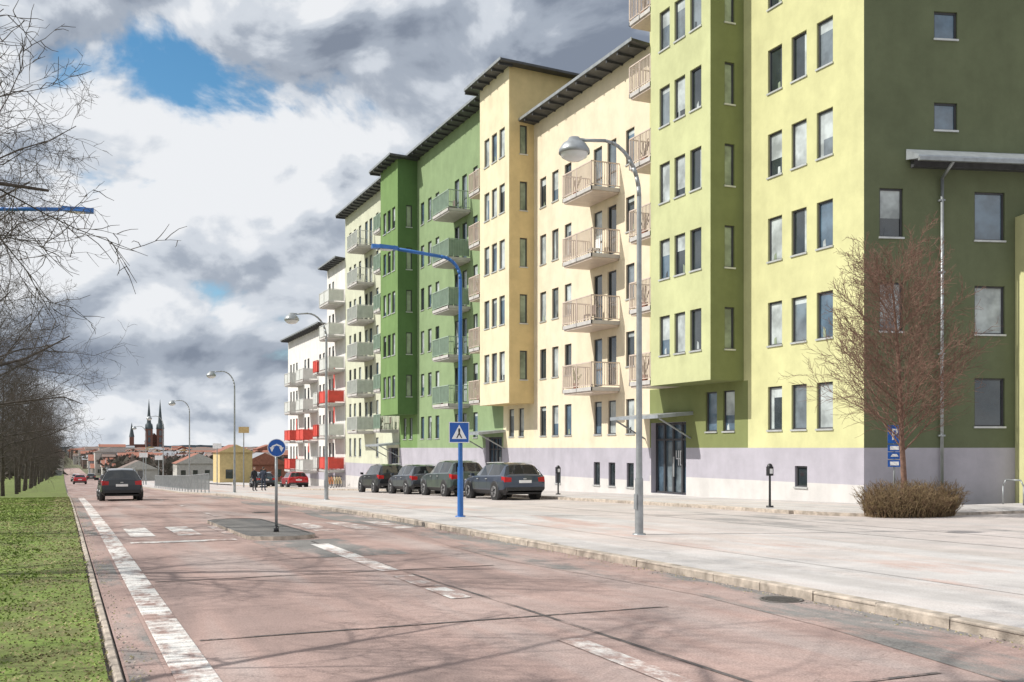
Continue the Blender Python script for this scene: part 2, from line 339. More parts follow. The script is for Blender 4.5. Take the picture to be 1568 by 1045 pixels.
# ------------------------------------------------------------------ facade helpers.  F=(O,d,n)
def FP(F,u,z,o): O,d,n=F; return (O[0]+d[0]*u+n[0]*o,O[1]+d[1]*u+n[1]*o,z)
def fbox(mb,F,u0,u1,z0,z1,o0,o1,k):
    mb.hexa([FP(F,u0,z0,o0),FP(F,u1,z0,o0),FP(F,u1,z0,o1),FP(F,u0,z0,o1),FP(F,u0,z1,o0),FP(F,u1,z1,o0),FP(F,u1,z1,o1),FP(F,u0,z1,o1)],k)
def pick():
    r=R.random()
    return 'gl0' if r<.34 else 'gl1' if r<.60 else 'gl3' if r<.8 else 'gl2'
def window(W,F,u0,u1,z0,z1,kind='w',fr='frame'):
    dep=.13; f=.055
    fbox(W,F,u0,u0+f,z0,z1,-dep,-dep+.06,fr); fbox(W,F,u1-f,u1,z0,z1,-dep,-dep+.06,fr)
    fbox(W,F,u0+f,u1-f,z0,z0+f,-dep,-dep+.06,fr); fbox(W,F,u0+f,u1-f,z1-f,z1,-dep,-dep+.06,fr)
    g=pick() if kind!='n' else 'glg'
    if kind=='dark': g='gl0'
    if kind=='mid': g='gl1'
    zs=z1 if R.random()<.5 else z1-(z1-z0)*R.choice([.15,.25,.4,.6,.8])
    def q(a,b,k,c=u0+f,d=u1-f,o=.02): W.face([FP(F,c,a,-dep+o),FP(F,d,a,-dep+o),FP(F,d,b,-dep+o),FP(F,c,b,-dep+o)],k)
    if zs<z1 and kind=='w': q(z0+f,zs,g); q(zs,z1-f,'gl2')
    else: q(z0+f,z1-f,g)
    if kind=='w':
        r=R.random()
        if r<.3:
            c=u0+f if R.random()<.5 else u1-f-.16
            q(z0+f,z1-f,'gl2',c,c+.16,.023)
        if r>.6:
            uu=R.uniform(u0+f+.05,u1-f-.2); W.face([FP(F,uu,z0+f,-dep+.026),FP(F,uu+.15,z0+f,-dep+.026),FP(F,uu+.14,z0+f+R.uniform(.12,.35),-dep+.026),FP(F,uu+.03,z0+f+.25,-dep+.026)],R.choice(['gl2','glg','gl0']))
    if kind!='door': fbox(W,F,u0-.03,u1+.03,z0-.045,z0+.012,-.07,.045,'sill')
    if kind=='door': fbox(W,F,u0+f,u1-f,z0+.75,z0+.81,-dep,-dep+.05,fr)
def wall(mb,W,F,L,z0,z1,ops,wm,basez=None,bm=None,pz=None,u_start=0,dark=None,fr='frame'):
    us=sorted({u_start,L}|{x for o in ops for x in o[:2]}|({dark[0],dark[1]} if dark else set()))
    zs={z0,z1}|{x for o in ops for x in o[2:4]}
    if basez is not None: zs.add(basez)
    if pz is not None: zs.add(pz)
    if dark: zs.add(dark[2])
    zs=sorted(z for z in zs if z0<=z<=z1)
    for a,b in zip(us,us[1:]):
        for c,e in zip(zs,zs[1:]):
            mu=(a+b)/2;mz=(c+e)/2
            if any(o[0]<mu<o[1] and o[2]<mz<o[3] for o in ops): continue
            k=wm
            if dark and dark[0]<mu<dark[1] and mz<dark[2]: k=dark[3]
            if basez is not None and mz<basez: k=bm
            if pz is not None and mz<pz: k='plinth'
            mb.face([FP(F,a,c,0),FP(F,b,c,0),FP(F,b,e,0),FP(F,a,e,0)],k)
    for o in ops:
        u0,u1,a,b=o[:4]; kind=o[4] if len(o)>4 else 'w'
        D=-.13 if kind!='ent' else -.6
        mz=(a+b)/2
        k=wm
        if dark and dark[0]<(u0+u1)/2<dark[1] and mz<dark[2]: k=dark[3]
        if basez is not None and mz<basez: k=bm
        mb.face([FP(F,u0,a,0),FP(F,u0,b,0),FP(F,u0,b,D),FP(F,u0,a,D)],k); mb.face([FP(F,u1,a,0),FP(F,u1,b,0),FP(F,u1,b,D),FP(F,u1,a,D)],k)
        mb.face([FP(F,u0,a,0),FP(F,u1,a,0),FP(F,u1,a,D),FP(F,u0,a,D)],k); mb.face([FP(F,u0,b,0),FP(F,u1,b,0),FP(F,u1,b,D),FP(F,u0,b,D)],k)
        if kind=='ent': entrance(W,F,u0,u1,a,b)
        else: window(W,F,u0,u1,a,b,kind,fr)
def entrance(W,F,u0,u1,z0,z1):
    D=-.30
    W.face([FP(F,u0,z0,D-.04),FP(F,u1,z0,D-.04),FP(F,u1,z1,D-.04),FP(F,u0,z1,D-.04)],'gl1')
    n=4
    for i in range(n+1):
        u=u0+(u1-u0)*i/n; a=max(u0,u-.05); b=min(u1,u+.05); fbox(W,F,a,b,z0,z1,D,D+.07,'frame')
    for zz in (z0,z0+2.15,z1-.1): fbox(W,F,u0+.05,u1-.05,zz,zz+.08,D+.005,D+.06,'frame')
    L=(u1-u0)/4
    for i in (1,2): W.face([FP(F,u0+L*i+.1,z0+.1,D-.03),FP(F,u0+L*(i+1)-.1,z0+.1,D-.03),FP(F,u0+L*(i+1)-.1,z0+2.1,D-.03),FP(F,u0+L*i+.1,z0+2.1,D-.03)],'gl3')
    fbox(W,F,(u0+u1)/2-.12,(u0+u1)/2-.08,z0+.7,z0+1.5,D+.07,D+.12,'sill')
    ul=u0+2*L-.08
    for (a,b,c,d) in ((0,.05,.3,.6),(0,.27,.25,.30),(.18,.23,.0,.6),(.31,.36,0,.6),(.49,.54,0,.6),(.36,.49,0,.05),(.36,.49,.55,.6)):
        W.face([FP(F,ul-b,z0+1.15+c,D-.02),FP(F,ul-a,z0+1.15+c,D-.02),FP(F,ul-a,z0+1.15+d,D-.02),FP(F,ul-b,z0+1.15+d,D-.02)],'signw')
def canopy(mb,F,u0,u1,z,dep=1.6):
    mb.hexa([FP(F,u0,z,0),FP(F,u1,z,0),FP(F,u1,z-.15,dep),FP(F,u0,z-.15,dep),FP(F,u0,z+.14,0),FP(F,u1,z+.14,0),FP(F,u1,z-.02,dep),FP(F,u0,z-.02,dep)],'roofl')
    for u in (u0+.15,u1-.15): mb.tube(FP(F,u,z-.14,dep-.15),FP(F,u,z-.9,.02),.035,.035,'galv',6)
def balcony(mb,F,u0,u1,z,dep,rk,style='bars',slab='slab'):
    fbox(mb,F,u0,u1,z-.16,z,.003,dep,slab)
    fbox(mb,F,u0+.06,u1-.06,z-.24,z-.16,.05,dep-.06,'rail' if rk=='rail' else slab)
    t=z+1.05
    for (a,b,c,d) in ((u0,u1,dep-.04,dep),(u0,u0+.04,.0,dep-.04),(u1-.04,u1,.0,dep-.04)):
        fbox(mb,F,a,b,t,t+.045,c,d,rk); fbox(mb,F,a,b,z+.07,z+.10,c,d,rk)
    for (u,o) in ((u0,dep-.045),(u1-.045,dep-.045),((u0+u1)/2,dep-.045)):
        fbox(mb,F,u,u+.045,z-.16,t+.02,o,o+.045,rk)
    if style in ('bars','mix'):
        sp=.105
        u=u0+sp
        while u<u1-.03: fbox(mb,F,u,u+.022,z+.1,t,dep-.033,dep-.011,rk); u+=sp
        o=sp
        while o<dep-.05:
            for uu in (u0+.01,u1-.032): fbox(mb,F,uu,uu+.022,z+.1,t,o,o+.022,rk)
            o+=sp
    if style in('panel','mix'):
        k=rk if style=='panel' else 'bpg' if rk=='railg' else 'bpan'
        fbox(mb,F,u0+.05,u1-.05,z+.12,t-.02,dep-.06,dep-.045,k)
        if style=='panel' or R.random()<.5:
            for uu in (u0+.045,u1-.055): fbox(mb,F,uu,uu+.012,z+.12,t-.02,.05,dep-.07,k)
    r=R.random()
    uu=u0+.3+R.random()*max(.1,(u1-u0-1.3))
    if r<.55:
        k=R.choice(['signw','orange','t_brown','frame','t_brown']); 
        fbox(mb,F,uu,uu+.42,z+.42,z+.46,.35,.77,k); fbox(mb,F,uu,uu+.42,z+.46,z+.9,.35,.38,k)
        for a in (.02,.37):
            for b in (.37,.72): fbox(mb,F,uu+a,uu+a+.03,z,z+.42,b,b+.03,'frame')
    if r>.35:
        uu=u1-.55; c=FP(F,uu,z,dep-.4); mb.lathe(c,[(.10,0),(.15,.28),(.12,.28)],'t_red',10)
        for q in range(9): mb.tube((c[0],c[1],z+.25),(c[0]+R.gauss(0,.12),c[1]+R.gauss(0,.12),z+.6+R.random()*.4),.012,.03,'hedge' if r<.7 else 'grassA',4)
def roofslab(mb,F,u0,u1,z,over,back,th=.12,drop=1.2,k='roof',raft=True):
    mb.hexa([FP(F,u0,z,over),FP(F,u1,z,over),FP(F,u1,z-drop,-back),FP(F,u0,z-drop,-back),FP(F,u0,z+th,over),FP(F,u1,z+th,over),FP(F,u1,z+th-drop,-back),FP(F,u0,z+th-drop,-back)],k)
    fbox(mb,F,u0,u1,z+.02,z+th+.04,over+.003,over+.03,'galv')
    if raft:
        u=u0+.3
        while u<u1: fbox(mb,F,u,u+.10,z-.13,z-.002,-.1,over-.04,'roof'); u+=.95
T0=22.3
def FF(s0,t=T0): return ((t,s0),(0,1),(-1,0))
def building(name,s0,s1,zr,wm,cols,rows,z0sill,bal=None,bay=None,base=True,bz=EYE,ent=None,small=(),fr='frame',dark=None,wh=1.5,pipe=None):
    e=empty(name,((T0+5),(s0+s1)/2,h((s0+s1)/2)))
    mb=MB();W=MB();Bm=MB();Rf=MB()
    F=FF(s0); L=s1-s0; ops=[]
    for c in cols:
        s,w,ks,kind=c
        for k in ks:
            if kind=='door': ops.append((s-w/2-s0,s+w/2-s0,z0sill+2.9*k-.72,z0sill+2.9*k+1.45,'door'))
            else: ops.append((s-w/2-s0,s+w/2-s0,z0sill+2.9*k,z0sill+2.9*k+wh,kind))
    for s,w,za,zb in small: ops.append((s-w/2-s0,s+w/2-s0,za,zb,'dark'))
    if ent: ops.append((ent[0]-s0,ent[1]-s0,h(ent[0])+.22,h(ent[0])+3.1,'ent'))
    g=h(s1)-.3
    wall(mb,W,F,L,g,zr,ops,wm,bz,'lav' if base else wm,h(s0)+.75,dark=dark,fr=fr)
    bk=12
    for u in (0,L): 
        if not (name.startswith('yellow_green') and u==0): mb.face([FP(F,u,g,0),FP(F,u,g,-bk),FP(F,u,zr-1,-bk),FP(F,u,zr,0)],wm)
    mb.face([FP(F,0,g,-bk),FP(F,L,g,-bk),FP(F,L,zr-1,-bk),FP(F,0,zr-1,-bk)],wm)
    roofslab(Rf,F,0,L,zr,.85,bk+.3)
    if pipe: 
        fbox(Rf,F,0,L,zr-.16,zr-.05,.855,.96,'galv')
        Rf.path([FP(F,pipe-s0,zr-.15,.85),FP(F,pipe-s0,zr-.7,.1),FP(F,pipe-s0,h(pipe)+.2,.08)],[.045]*3,wm if wm!='cream' else 'galv',8)
    if bay:
        b0,b1,bz0,bz1,nr,fm,sm_,v=bay
        FB=FF(b0,T0-v); LB=b1-b0; o2=[]
        for k in nr:
            for i in range(3):
                c=LB*(.23+.26*i); o2.append((c-.36,c+.36,z0sill+2.9*k,z0sill+2.9*k+wh,'w'))
        wall(mb,W,FB,LB,bz0,bz1,o2,fm)
        FS=((T0-v,b0),(1,0),(0,-1)); 
        wall(mb,W,FS,v,bz0,bz1,[(.60,1.02,z0sill+2.9*k,z0sill+2.9*k+wh,'n') for k in nr],sm_)
        dpt=6.5
        if bz1>zr: mb.face([(T0,b0,zr-1.2),(T0+dpt,b0,zr-1.2),(T0+dpt,b0,bz1),(T0,b0,bz1)],sm_); 
        mb.face([(T0+dpt,b0,zr-1.5),(T0+dpt,b1,zr-1.5),(T0+dpt,b1,bz1),(T0+dpt,b0,bz1)],sm_)
        mb.face([(T0-v,b1,bz0),(T0+(dpt if bz1>zr else 0),b1,bz0),(T0+(dpt if bz1>zr else 0),b1,bz1),(T0-v,b1,bz1)],sm_)
        mb.face([(T0-v,b0,bz0),(T0,b0,bz0),(T0,b1,bz0),(T0-v,b1,bz0)],sm_)
        F2=FF(b0-.55,T0-v)
        roofslab(Rf,F2,0,LB+1.1,bz1,.7,v+dpt+.4,drop=.35)
        if bz1>zr+1: Rf.tube((T0+1.5,b0+1.5,bz1),(T0+1.5,b0+1.5,bz1+.6),.12,.12,'galv',8,True)
    if bal:
        for (a,b,ks,rk,stl) in bal:
            for k in ks: balcony(Bm,F,a-s0,b-s0,z0sill+2.9*k-.86,1.4,rk[k%len(rk)] if isinstance(rk,(list,tuple)) else rk,stl)
    if ent: canopy(Rf,F,ent[0]-s0-.5,ent[1]-s0+.6,h(ent[0])+3.35)
    mb.make('walls',e);W.make('windows',e)
    if Bm.v: Bm.make('balconies',e)
    Rf.make('roof',e)
    return e,F
Z0=2.25
ks=range(0,7)
e1,F1=building('yellow_green_apartment_building',24.2,36.6,22.4,'g_y',
  [(25.95,.76,ks,'w'),(27.2,.76,ks,'w'),(28.45,.76,ks,'w'),(31.1,.72,[0],'w'),(32.2,.72,[0],'w')],7,Z0,
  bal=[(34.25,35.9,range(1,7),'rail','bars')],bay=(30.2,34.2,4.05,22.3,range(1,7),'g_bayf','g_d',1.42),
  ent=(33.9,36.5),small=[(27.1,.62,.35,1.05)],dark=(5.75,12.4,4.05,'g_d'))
C=(22.3,24.2); d=(.96,-.28); n=(-.28,-.96); FS=(C,d,n)
mb=MB();W=MB();Rf=MB()
ops=[(2.27,3.03,14.2,15.05,'mid'),(2.27,3.03,11.4,12.25,'mid')]
for z in (8.07,5.2): ops.append((.5,1.26,z,z+1.5,'w'))
for z,kk in ((8.05,'mid'),(5.15,'w'),(2.3,'dark')): ops.append((3.6,4.6,z,z+1.5,kk))
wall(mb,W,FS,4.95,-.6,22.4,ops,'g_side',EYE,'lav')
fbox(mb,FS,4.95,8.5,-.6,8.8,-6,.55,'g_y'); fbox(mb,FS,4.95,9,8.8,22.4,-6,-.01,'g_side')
Rf.hexa([FP(FS,1.35,10.45,.003),FP(FS,9,10.45,.003),FP(FS,9,10.3,.75),FP(FS,1.35,10.3,.75),FP(FS,1.35,10.78,.003),FP(FS,9,10.78,.003),FP(FS,9,10.40,.75),FP(FS,1.35,10.40,.75)],'roofl')
fbox(Rf,FS,1.33,9,10.22,10.33,.753,.86,'galv')
fbox(Rf,FS,1.5,9,10.2,10.449,.003,.2,'roof')
Rf.path([FP(FS,2.47,10.25,.75),FP(FS,2.47,9.9,.12),FP(FS,2.47,-.1,.10)],[.05,.05,.05],'galv',8)
for z in (2,4.5,7,9.2): fbox(Rf,FS,2.39,2.55,z,z+.05,.0,.16,'galv')
mb.make('side_walls',e1);W.make('side_windows',e1);Rf.make('annexe_roof',e1)
r5=range(0,5)
building('cream_apartment_building',36.6,52.0,18.4,'cream',
  [(46.9,.72,r5,'w'),(45.5,.72,r5,'w'),(44.1,.72,[0,1,2,3,4],'w'),(41.1,.8,[1,2,3,4],'door'),(39.8,.8,[1,2,3,4],'door'),(41.1,.72,[0],'w'),(39.8,.72,[0],'w'),(38.2,.72,r5,'w'),(49.6,.7,[0],'w'),(50.9,.7,[0],'w')],5,Z0,
  bal=[(39.1,41.9,[1,2,3,4],'rail','bars')],bay=(48.0,52.0,3.95,21.2,range(1,6),'goldf','gold',1.4),
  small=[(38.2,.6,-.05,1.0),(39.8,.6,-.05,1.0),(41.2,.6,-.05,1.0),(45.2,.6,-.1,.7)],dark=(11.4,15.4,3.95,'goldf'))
r6=range(0,6)
building('green_apartment_building',52.0,71.1,21.5,'green',
  [(65.9,.72,r6,'w'),(64.4,.72,r6,'w'),(62.9,.72,r6,'w'),(59.3,.8,[1,2,3,4,5],'door'),(58.0,.8,[1,2,3,4,5],'door'),(59.3,.72,[0],'w'),(58.0,.72,[0],'w'),(56.2,.72,r6,'w'),(68.4,.7,[0],'w'),(69.8,.7,[0],'w')],6,Z0,
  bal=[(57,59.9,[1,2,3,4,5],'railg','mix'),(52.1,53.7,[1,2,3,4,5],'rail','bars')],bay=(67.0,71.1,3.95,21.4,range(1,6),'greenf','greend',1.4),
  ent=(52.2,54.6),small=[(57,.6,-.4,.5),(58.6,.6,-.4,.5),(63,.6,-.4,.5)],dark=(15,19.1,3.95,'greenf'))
building('pale_lime_apartment_building',71.1,86.6,21.5,'pale',
  [(84.9,.72,range(0,7),'w'),(83.4,.72,range(0,7),'w'),(79.9,.8,range(1,7),'door'),(78.6,.8,range(1,7),'door'),(76.8,.72,range(0,7),'w'),(81.8,.72,range(0,7),'w')],6,.95,
  bal=[(77.6,80.6,range(1,7),'railw','mix'),(71.3,73.0,range(1,7),'railg','mix')],bz=.4,ent=(71.4,73.8))
building('white_apartment_building',86.6,93.2,18.0,'white',
  [(92.2,.7,range(0,6),'w'),(90.9,.7,range(0,6),'w')],6,.6,bal=[(86.8,90.4,range(0,6),['red','railw','red','railw','railw','railw'],'panel'),(91.2,92.9,range(0,4),['railw','red'],'panel')],bz=.2)
building('white_apartment_building',93.2,111,13.1,'white',
  [(x,.8,range(0,4),'w') for x in (94.5,96,101,102.5,106.5,108,109.5)],4,.3,bal=[(97,100.4,range(0,4),['railw','red','railw','railw'],'panel'),(103.2,106,range(0,4),['red','red','railw','railw'],'panel')],bz=-.6)
mb=MB()
for s0,z0 in ((93.6,-1.6),(93.6,3.6),(100.6,1.2),(106.4,-1.6),(106.4,2.2),(90.3,3.9),(90.3,7.0)):
    mb.box(T0-.012,T0-.002,s0,s0+.42,z0,z0+2.4,'red')
mb.make('red_facade_panels',org=(T0,97,2))
# ------------------------------------------------------------------ street lamps
def street_lamp(x,y,base,kind='dome',name='street_lamp',dr=-1,H=6.85):
    z=h(y)+base; o=(x,y,z); mb=MB()
    if kind=='dome':
        mb.tube((x,y,z-.1),(x,y,z+1.1),.085,.08,'galv',12); mb.tube((x,y,z+1.1),(x,y,z+6.6),.065,.045,'galv',12)
        mb.tube((x,y,z-.02),(x,y,z+.03),.14,.13,'galv',12,True); mb.box(x-.09,x-.078,y-.05,y+.05,z+.5,z+.8,'galv')
        pts=[Vector((x,y,z+6.6))]
        for i in range(1,9):
            a=math.pi/2*i/8; pts.append(Vector((x-.75*(1-math.cos(a)),y,z+6.6+1.0*math.sin(a))))
        pts.append(Vector((x-1.25,y,z+7.55)))
        mb.path(pts,[.045-.0015*i for i in range(len(pts))],'galv',8)
        c=(x-1.42,y,z+7.28)
        mb.lathe(c,[(.02,.30),(.10,.30),(.13,.24),(.22,.18),(.29,.07),(.30,0),(.28,-.01)],'galv',20)
        mb.lathe(c,[(.27,0),(.24,-.07),(.14,-.13),(0.001,-.15)],'lampg',20)
        mb.tube((x-1.2,y,z+7.56),(x-1.42,y,z+7.56),.03,.03,'galv',8)
    else:
        mb.tube((x,y,z-.1),(x,y,z+1.3),.08,.075,'blue',12); mb.tube((x,y,z+1.3),(x,y,z+H-.65),.06,.045,'blue',12)
        mb.tube((x,y,z-.02),(x,y,z+.03),.14,.13,'blue',12,True)
        pts=[Vector((x,y,z+H-.65))]
        for i in range(1,8):
            a=math.pi/2*i/7; pts.append(Vector((x+dr*.55*(1-math.cos(a)),y,z+H-.65+.55*math.sin(a))))
        pts.append(Vector((x+dr*1.7,y,z+H)))
        mb.path(pts,[.045]*len(pts),'blue',8)
        hx=x+dr*1.7
        for a,b,w0,w1 in ((0,.12,.04,.09),(.12,.5,.09,.14),(.5,.68,.14,.07)):
            za=z+H
            mb.hexa([(hx+dr*a,y-w0,za-.03),(hx+dr*b,y-w1,za-.03),(hx+dr*b,y+w1,za-.03),(hx+dr*a,y+w0,za-.03),(hx+dr*a,y-w0*.6,za+.07),(hx+dr*b,y-w1*.6,za+.08),(hx+dr*b,y+w1*.6,za+.08),(hx+dr*a,y+w0*.6,za+.07)],'blue')
        mb.box(hx+dr*.325-.17,hx+dr*.325+.17,y-.09,y+.09,z+H-.05,z+H-.033,'lampg')
    return mb.make(name,org=o)
for s in (17.3,41.5,66,91,116,141): street_lamp(10.3 if s<20 else 9.9,s,pv)
street_lamp(9.5,25,pv,'blue'); 
street_lamp(-1.72,25.6,.02,'blue',dr=1,H=7.35)
def ring(n,r,a0=0): return [(r*math.cos(a0+2*math.pi*i/n),r*math.sin(a0+2*math.pi*i/n)) for i in range(n)]
nrm=Vector((-.12,-1,0)).normalized(); ux=Vector((1,-.12,0)).normalized()
def plate(mb,c,poly,k,o,th=.0):
    c=Vector(c)+nrm*o; mb.face([c+ux*a+Vector((0,0,b)) for a,b in poly],k)
def plate3(mb,c,poly,k,o):
    plate(mb,c,poly,k,o); plate(mb,c,poly,'galv',o-.02)
    for (a,b),(e,f) in zip(poly,poly[1:]+poly[:1]):
        p=Vector(c)
        mb.face([p+nrm*o+ux*a+Vector((0,0,b)),p+nrm*o+ux*e+Vector((0,0,f)),p+nrm*(o-.02)+ux*e+Vector((0,0,f)),p+nrm*(o-.02)+ux*a+Vector((0,0,b))],'galv')
def sq(w,hh): return [(-w,-hh),(w,-hh),(w,hh),(-w,hh)]
zb=h(25)+pv; c=(9.42,24.9,zb+2.2)
mb=MB(); plate3(mb,c,sq(.27,.27),'signw',.03); plate(mb,c,sq(.25,.25),'signb',.033); plate(mb,c,[(-.2,-.17),(.2,-.17),(0,.2)],'signw',.036)
for p in ([(-.02,-.02),(.02,-.02),(.03,.06),(-.03,.06)],[(-.08,-.15),(-.05,-.15),(.02,-.02),(-.02,-.02)],[(.05,-.15),(.08,-.15),(.02,-.02),(-.02,-.02)],ring(8,.028)): 
    plate(mb,(c[0],c[1],c[2]+(.08 if len(p)==8 else 0)),p,'black',.039)
mb.tube((9.42,24.95,c[2]-.1),(9.5,25,c[2]-.1),.02,.02,'galv',6)
mb.make('pedestrian_crossing_sign',org=c)
x,y=4.15,21.9; zz=h(y)+.08; mb=MB(); mb.tube((x,y,zz-.05),(x,y,zz+1.95),.032,.032,'galv',10,True)
mb.tube((x,y,zz-.02),(x,y,zz+.12),.06,.05,'black',10,True)
c=(x,y-.03,zz+1.78); plate3(mb,c,ring(28,.19),'signw',.03); plate(mb,c,ring(28,.178),'signb',.033)
for sg in (-1,1):
    plate(mb,c,[(0,.05),(0,.085),(sg*.10,.04),(sg*.115,.0),(sg*.085,.0),(sg*.075,.02)],'signw',.036)
    plate(mb,c,[(sg*.05,.01),(sg*.145,.01),(sg*.10,-.09)],'signw',.0365)
mb.make('keep_either_side_sign',org=(x,y,zz))
x,y=20.15,20.75; zz=h(y)+.2; mb=MB(); mb.tube((x,y,zz-.1),(x,y,zz+2.25),.03,.03,'galv',10,True)
nrm=Vector((-.6,-.8,0)).normalized(); ux=Vector((.8,-.6,0))
c=(x,y,zz+2.0); plate3(mb,c,sq(.17,.24),'signb',.05)
P=[(-.06,-.15),(-.02,-.15),(-.02,-.03),(.06,-.01),(.09,.06),(.06,.14),(-.06,.15)]; plate(mb,c,P,'signw',.055); plate(mb,(c[0],c[1],c[2]),[(-.02,.01),(.03,.02),(.045,.06),(.03,.10),(-.02,.11)],'signb',.058)
for dz in (-.36,-.56,-.77):
    c2=(x,y,c[2]+dz); plate3(mb,c2,sq(.17,.09),'signb',.05); plate(mb,c2,sq(.11,.05) if dz!=-.56 else [(-.1,-.03),(.1,-.03),(.06,.04),(-.05,.04)],'signw',.055)
mb.make('parking_sign',org=(x,y,zz))
def bollard(x,y):
    z=h(y)+pv+.09; mb=MB(); mb.tube((x,y,z-.05),(x,y,z+.95),.035,.03,'black',10)
    mb.tube((x,y,z-.02),(x,y,z+.05),.11,.10,'black',12,True)
    mb.hexa([(x-.08,y-.06,z+.9),(x+.08,y-.06,z+.9),(x+.08,y+.06,z+.9),(x-.08,y+.06,z+.9),(x-.08,y-.06,z+1.16),(x+.08,y-.06,z+1.16),(x+.08,y+.06,z+1.16),(x-.08,y+.06,z+1.16)],'black')
    mb.lathe((x,y,z+1.16),[(.08,0),(.07,.05),(.04,.08),(.001,.09)],'black',12); mb.box(x-.05,x+.05,y-.066,y-.0605,z+.96,z+1.1,'signw')
    mb.make('engine_heater_post',org=(x,y,z))
bollard(18.4,23.7); bollard(19.4,39.3)
# bicycle stands at the side elevation
for q in (0,.8):
    bx,by=25.3+q,21.4-q*.28; z=h(21)+pv+.09; mb=MB()
    pts=[Vector((bx,by-.35,z)),Vector((bx,by-.35,z+.55)),Vector((bx,by-.25,z+.72)),Vector((bx,by+.25,z+.72)),Vector((bx,by+.35,z+.55)),Vector((bx,by+.35,z))]
    mb.path(pts,[.022]*6,'galv',8); mb.make('bicycle_stand',org=(bx,by,z))
# ------------------------------------------------------------------ cars
def car(name,x,y,col,L=4.5,H=1.5,ang=0,z=None):
    zg=h(y)+pv if z is None else z
    e=empty(name,(x,y,zg)); mb=MB()
    k=H/1.5; l=L/4.5
    st=[(0.0,.80,.38,.66,.72,.74),(.05,.87,.30,.90,.96,.76),(.12,.89,.27,.97,1.03,.74),(.42,.91,.25,.99,1.40,.62),(.52,.91,.25,.99,1.43,.62),(1.0,.92,.25,.985,1.48,.625),(1.62,.92,.25,.98,1.50,.63),(1.70,.92,.25,.98,1.50,.63),(2.45,.92,.25,.97,1.46,.62),(2.52,.92,.25,.97,1.44,.62),(3.22,.91,.25,.95,1.03,.72),(3.3,.91,.25,.94,1.00,.76),(3.9,.89,.25,.86,.92,.72),(4.25,.85,.27,.78,.84,.66),(4.42,.78,.3,.64,.70,.6),(4.5,.68,.36,.52,.56,.5)]
    secs=[]
    for (yy,w,zl,zb,zt,wt) in st:
        yy=(yy-2.25)*l; zb*=k; zt*=k
        secs.append([(w*.86,yy,zl),(w,yy,zl+.14),(w*1.0,yy,(zl+zb)/2+.1),(w*.97,yy,zb-.03),(w*.93,yy,zb+.01),(wt,yy,zt-.05),(wt*.82,yy,zt),(0,yy,zt+.02)])
    for i in range(len(secs)-1):
        a=secs[i];b=secs[i+1]
        for j in range(7):
            kk=col
            if j==0: kk='plast'
            if j==4 and i in (4,5,7,9): kk='cglass'
            if i==9 and j in(5,6): kk='cglass'
            if i==2 and j in (5,6): kk='cglass'
            for sg in (1,-1):
                q=[(sg*p[0],p[1],p[2]) for p in (a[j],b[j],b[j+1],a[j+1])]
                mb.face(q,kk,False)
    for s_,idx in ((secs[0],0),(secs[-1],1)):
        for sg in (1,-1):
            mb.face([(sg*p[0],p[1],p[2]) for p in s_]+[(0,s_[0][1],s_[0][2])],'plast' if idx else col)
    y0=-2.25*l
    mb.box(-.76,.76,-2.1*l,2.1*l,.22,.30,'plast')
    mb.box(-.80,.80,y0-.03,y0+.1,.36,.50,'plast'); mb.box(-.26,.26,y0-.045,y0-.02,.66,.77,'signw'); mb.box(-.4,.4,y0+.02,y0+.06,.80*k,.815*k,'sill')
    mb.box(-.06,.06,y0-.01,y0+.04,.83*k,.87*k,'sill')
    for sg in (1,-1):
        mb.hexa([(sg*.58,y0-.0,.72*k),(sg*.86,y0+.02,.72*k),(sg*.89,y0+.22,.74*k),(sg*.6,y0+.2,.74*k),(sg*.56,y0+.02,.90*k),(sg*.84,y0+.03,.93*k),(sg*.9,y0+.25,.95*k),(sg*.6,y0+.2,.95*k)],'tail')
        mb.hexa([(sg*.5,2.16*l,.58),(sg*.76,2.05*l,.60),(sg*.80,1.9*l,.62),(sg*.5,1.95*l,.6),(sg*.5,2.13*l,.70*k),(sg*.76,2.05*l,.73*k),(sg*.82,1.9*l,.75*k),(sg*.5,1.95*l,.75*k)],'head')
        mb.hexa([(sg*.90,.72*l,.95*k),(sg*1.06,.70*l,.97*k),(sg*1.06,.84*l,.97*k),(sg*.90,.86*l,.95*k),(sg*.90,.72*l,1.07*k),(sg*1.05,.70*l,1.09*k),(sg*1.05,.82*l,1.09*k),(sg*.90,.84*l,1.07*k)],col)
        mb.box(sg*.60-.015,sg*.60+.015,-1.6*l,.1,1.50*k,1.535*k,'sill')
        for yy in (-.55*l,.35*l): 
            a,b=sorted((sg*.915,sg*.935)); mb.box(a,b,yy-.09,yy+.09,.84*k,.865*k,'sill')
        for yy in (-.59*l,.24*l,1.0*l):
            a,b=sorted((sg*.915,sg*.9215)); mb.box(a,b,yy-.006,yy+.006,.42,.93*k,'black')
    o=mb.make('body',e)
    bm=o.modifiers.new('w','WELD'); bm.merge_threshold=.002
    bv=o.modifiers.new('b','BEVEL'); bv.width=.02; bv.segments=2; bv.limit_method='ANGLE'; bv.angle_limit=math.radians(28)
    o.data.transform(Matrix.Translation(Vector(e.location)))
    w=MB()
    for yy in (-1.38*l,1.36*l):
        for sg in (1,-1):
            w.tube((sg*.70,yy,.34),(sg*.937,yy,.34),.40,.40,'plast',24,True)
            w.tube((sg*.72,yy,.33),(sg*.95,yy,.33),.33,.33,'tyre',24,True); w.tube((sg*.9,yy,.33),(sg*.957,yy,.33),.22,.22,'rim',20,True)
            for i in range(5):
                a=i*2*math.pi/5; w.tube((sg*.962,yy,.33),(sg*.962,yy+.19*math.cos(a),.33+.19*math.sin(a)),.03,.02,'black',5)
    ow=w.make('wheels',e); ow.data.transform(Matrix.Translation(Vector(e.location)))
